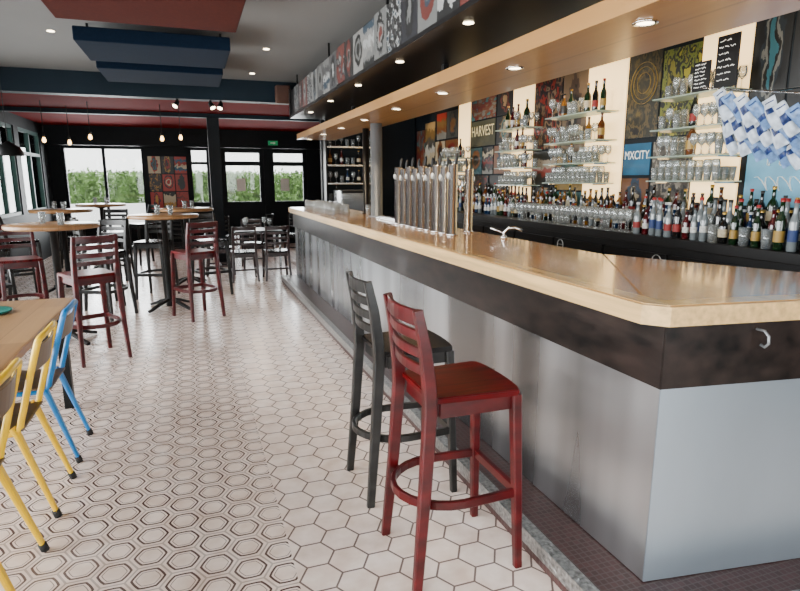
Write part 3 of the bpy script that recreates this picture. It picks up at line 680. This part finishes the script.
for row in range(3):
    for i in range(9):
        x=3.19+row*.085; y=2.12+i*.090+row*.035+R.uniform(-.006,.006); z=1.75-row*.10+ i*.022+R.uniform(-.012,.012)
        if k<5: o=PKS[k]; o.location=(x,y,z)
        else: o=clone(PKS[R.randrange(5)],(x,y,z))
        o.rotation_euler=(math.radians(R.uniform(-36,-26)),math.radians(R.uniform(-4,8)),math.radians(R.uniform(5,20))); k+=1
tag(sweeps('hanging_rail',[([(3.22,2.05,1.96),(3.22,3.1,2.15)],circ(.006),dict()),([(3.22,2.6,2.06),(3.84,2.6,2.15)],circ(.006),dict())],m_chrome),'slim metal rail holding snack packets','rail')
# taps
def tap():
    t=thing('beer_tap','steel beer tap column with black handle on bar','beer tap',(0,0,0),0,'steel beer tap columns')
    lathe('column',[(0,0),(.046,0),(.046,.012),(.036,.016),(.036,.515),(.032,.52),(0,.522)],m_satin,t,22)
    sweeps('spout',[([(0,0,.41),(.055,0,.41),(.072,0,.40),(.076,0,.37),(.076,0,.34)],circ(.008),dict(up=(0,1,0)))],m_chrome,t,True)
    lathe('handle',[(0,0),(.006,0),(.010,.02),(.012,.06),(.008,.085),(0,.087)],m_rub,t,12,(.02,0,.515),(0,.12,0))
    lathe('badge',[(0,0),(.022,0),(.024,.005),(0,.008)],ml[1],t,20,(-.036,0,.44),(0,-pi/2,0))
    return t
TP=tap(); TP.location=(1.82,3.95,zt+.0005)
for i in range(1,9): clone(TP,(1.82,3.95+i*.15,zt+.0005),0,None,1-.03*(i%2))
for i in range(3): clone(TP,(2.05,4.15+i*.3,zt),math.radians(180),None,.95)
dt=thing('drip_tray','steel drip tray on the bar under the taps','drip tray',(1.95,5.75,zt))
box('tray',(0,0,.01),(.14,.6,.02),m_satin,dt,.004)
for k in range(5): box('grille_bar',(-.05+k*.025,0,.022),(.006,.56,.006),m_chrome,dt)
fa=thing('sink_faucet','steel swan-neck faucet behind the bar','faucet',(2.06,3.6,zt))
lathe('base',[(0,0),(.024,0),(.024,.016),(.015,.024),(0,.024)],m_satin,fa,16)
sweeps('spout',[([(0,0,.015),(0,0,.045),(.02,-.02,.075),(.06,-.05,.08),(.10,-.08,.06)],circ(.010),dict(up=(.6,.8,.1)))],m_satin,fa,True)
sweeps('lever',[([(0,0,.04),(-.08,.05,.075)],circ(.007),dict())],m_satin,fa,True)
for (x,y,r,mt,lb) in [(1.98,6.35,.065,m_postst,'thick grey steel post between bar and canopy'),(2.05,7.0,.04,m_black,'slim black post between bar and canopy')]:
    tag(lathe('canopy_post',[(0,0),(r*1.4,0),(r*1.4,.01),(r,.015),(r,2.169-zt),(0,2.169-zt)],mt,None,22,(x,y,zt)),lb,'post')
for i in range(9):
    for j in range(2):
        place(TG,1.62+j*.15,6.9+i*.22,zt+.1205,flip=True)
TG.location=(2.0,6.75,zt)
ps=thing('wall_shelving','dark shelving unit with glassware at the end of the bar','shelving',(0,0,0))
for z in (1.2,1.5,1.8,2.1): box('shelf',(2.6,9.82,z),(.85,.22,.025),m_satin,ps)
for x in (2.16,3.04): box('side_panel',(x,9.82,1.2),(.03,.23,2.4),m_black,ps)
for z in (1.2,1.5,1.8,2.1):
    for i in range(8):
        if R.random()<.5: place(WG,2.24+i*.1,9.80,z+.013)
        else: putb(R.randrange(10),2.24+i*.1,9.8,z+.013) if z<2 and R.random()<.6 else place(TG,2.24+i*.1,9.80,z+.013)
ft=thing('dish_cabinet','stainless steel service cabinet at the end of the bar','cabinet',(2.6,9.35,0))
box('body',(0,0,.45),(.8,.55,.9),m_satin,ft,.005); box('door',(0,-.285,.45),(.7,.02,.7),m_satin,ft)
gw=thing('glass_washer','boxy stainless steel glass washer on the service cabinet','appliance',(2.45,9.35,.9))
box('body',(0,0,.25),(.42,.48,.5),m_satin,gw,.01); box('door',(0,-.25,.27),(.38,.02,.34),m_chrome,gw,.004); box('control_panel',(0,-.252,.47),(.38,.012,.04),m_black,gw)
cm=thing('coffee_machine','steel coffee machine on the back bar cabinet','coffee machine',(3.45,8.95,1.131))
box('body',(0,0,.28),(.20,.42,.20),m_satin,cm,.015); box('base_tray',(0,0,.03),(.20,.44,.06),m_satin,cm,.008); box('rear_panel',(.07,0,.12),(.06,.40,.14),m_black,cm)
for q in (-.1,.1): lathe('group_head',[(0,0),(.03,0),(.03,-.04),(0,-.04)],m_chrome,cm,12,(-.04,q,.18))
tag(box('wall_speaker',(1.38,9.1,2.80),(.2,.17,.26),M('brown_speaker',(.06,.022,.012),.6,var=.2),None,.01),'brown box loudspeaker mounted on the beam','speaker')
def pend(x,y,z,ztop):
    t=thing('pendant_bulb','glowing filament bulb hanging on black cord','pendant light',(x,y,z),0,'hanging filament bulbs')
    lathe('bulb',[(0,-.05),(.015,-.046),(.026,-.03),(.028,-.012),(.02,.012),(.014,.03),(0,.03)],m_bulb,t,14)
    lathe('socket',[(0,.03),(.018,.03),(.018,.075),(.006,.09),(0,.09)],m_iron,t,12)
    sweeps('cord',[([(0,0,.085),(0,0,ztop-z)],circ(.005,6),dict(up=(0,1,0)))],m_rub,t)
    return t
for (x,y,z) in [(-1.37,10,2.2),(-.37,10,2.2),(-1.75,10.6,2.15),(-2.0,10.1,2.15),(-.1,10.4,2.25)]: pend(x,y,z,2.70)
pl=thing('pendant_lamp','black metal dome pendant lamp on cord','pendant light',(-2.2,9.0,1.93))
lathe('lamp_shade',[(.17,-.06),(.165,-.02),(.13,.05),(.06,.09),(.02,.12),(0,.12),(0,.115),(.055,.085),(.125,.045),(.16,-.02),(.165,-.06)],m_iron,pl,24)
sweeps('cord',[([(0,0,.11),(0,0,1.07)],circ(.005,6),dict(up=(0,1,0)))],m_rub,pl)
lathe('bulb',[(0,-.05),(.03,-.03),(.03,0),(.015,.03),(0,.03)],m_bulb,pl,12)
for (x,a) in [(.35,-.4),(.5,.3),(-.1,.5)]:
    s=thing('track_spotlight','small black spotlight fixed to the beam','spotlight',(x,9.25,2.70),0,'spotlights on the beam')
    box('mount',(0,0,-.02),(.03,.03,.04),m_iron,s)
    lathe('spot_head',[(0,0),(.03,0),(.045,-.10),(.04,-.10),(.03,-.02)],m_iron,s,14,(0,0,-.04),(-.6,a,0))
    lathe('lamp',[(0,-.09),(.038,-.09),(0,-.085)],m_lamp,s,14,(0,0,-.04),(-.6,a,0))
ex=tag(box('exit_sign',(1.9,14.3,2.42),(.22,.03,.10),M('green_exit_panel',(.01,.25,.09),.4,es=.5),None,.003),'green emergency exit sign on the beam','exit sign')
mesh('arrow',[(-.06,-.017,-.01),(.015,-.017,-.01),(.015,-.017,-.03),(.06,-.017,0),(.015,-.017,.03),(.015,-.017,.01),(-.06,-.017,.01)],[[0,1,2,3,4,5,6]],m_wtext,ex)
A2=arts('flyer_print',9,0,[(.35,.02,.012),(.01,.01,.01),(.45,.38,.25),(.4,.2,.02),(.01,.08,.14),(.01,.01,.01),(.3,.02,.01)])
k=0
for x in (-.75,-.47,-.19):
    for z in (1.1,1.5,1.9):
        tag(box('flyer',(x,YB-.003,z),(.26,.008,.38),A2[k%9]),'colourful concert flyer on the pillar between windows','poster','flyers on the back pillar'); k+=1
for (x,y) in [(-1.15,6.1),(-1.35,6.35),(-.25,7.5),(-.4,7.65),(-1.7,9.3),(-1.85,9.5),(-.1,9.1),(0,9.3),(-1.4,11.3),(-1.6,11.5)]: place(TG,x,y,1.1505,sc=.9)
for (x,y) in [(.8,9.9),(1.2,9.9),(.85,10.2),(1.15,10.2)]: place(WG,x,y,.7505)
# ---------------------------------------------------------------- lights
def area(name,loc,rot,sx,sy,p,col=(1,1,1)):
    l=bpy.data.lights.new(name,'AREA'); l.shape='RECTANGLE'; l.size=sx; l.size_y=sy; l.energy=p; l.color=col
    o=bpy.data.objects.new(name,l); C.objects.link(o); o.location=loc; o.rotation_euler=rot; return o
for (a,b),p in zip(LW,(350,380,340)):
    area('daylight',(XL-.2,(a+b)/2,1.5),(0,-pi/2,0),2.5,b-a,p,(.97,.985,1))
for (a,b) in FW: area('daylight',((a+b)/2,Y0-.2,1.5),(pi/2,0,0),b-a,2.2,92,(.97,.985,1))
area('daylight',(-1.8,YB+.3,1.4),(-pi/2,0,0),1.6,1.8,170,(.97,.985,1))
area('daylight',(1.4,YB+.3,1.6),(-pi/2,0,0),2.6,1.3,170,(.97,.985,1))
for i in range(8):
    l=bpy.data.lights.new('downlight_beam','SPOT'); l.energy=24; l.color=(1,.8,.55); l.spot_size=1.6; l.spot_blend=.6; l.shadow_soft_size=.03
    o=bpy.data.objects.new('downlight_beam',l); C.objects.link(o); o.location=(1.75,2.0+i,2.16)
for y in (3,5,7,9):  # unseen spots without a fixture, aimed at the poster wall
    l=bpy.data.lights.new('unseen_poster_spot','SPOT'); l.energy=45; l.color=(1,.82,.58); l.spot_size=1.9; l.spot_blend=.7
    o=bpy.data.objects.new('unseen_poster_spot',l); C.objects.link(o); o.location=(2.95,y,2.95); o.rotation_euler=(0,-.5,0)
for (x,y) in [(-1,10.3),(1,10.3),(-1,12.8),(1.2,12.8)]:  # fill lamps added to brighten the red back ceiling
    l=bpy.data.lights.new('added_back_fill','POINT'); l.energy=6; l.color=(1,.75,.5); l.shadow_soft_size=.1
    o=bpy.data.objects.new('added_back_fill',l); C.objects.link(o); o.location=(x,y,1.9)
w=bpy.data.worlds.new('sky'); bpy.context.scene.world=w; w.use_nodes=True
w.node_tree.nodes['Background'].inputs[0].default_value=(.96,.98,1,1); w.node_tree.nodes['Background'].inputs[1].default_value=5.4
cam=bpy.data.cameras.new('camera'); cam.lens=26.0; cam.sensor_width=36; cam.clip_start=.05
co=bpy.data.objects.new('camera',cam); C.objects.link(co); co.location=(0,0,1.55); co.rotation_euler=(math.radians(90-11.25),0,math.radians(-19.6))
bpy.context.scene.camera=co
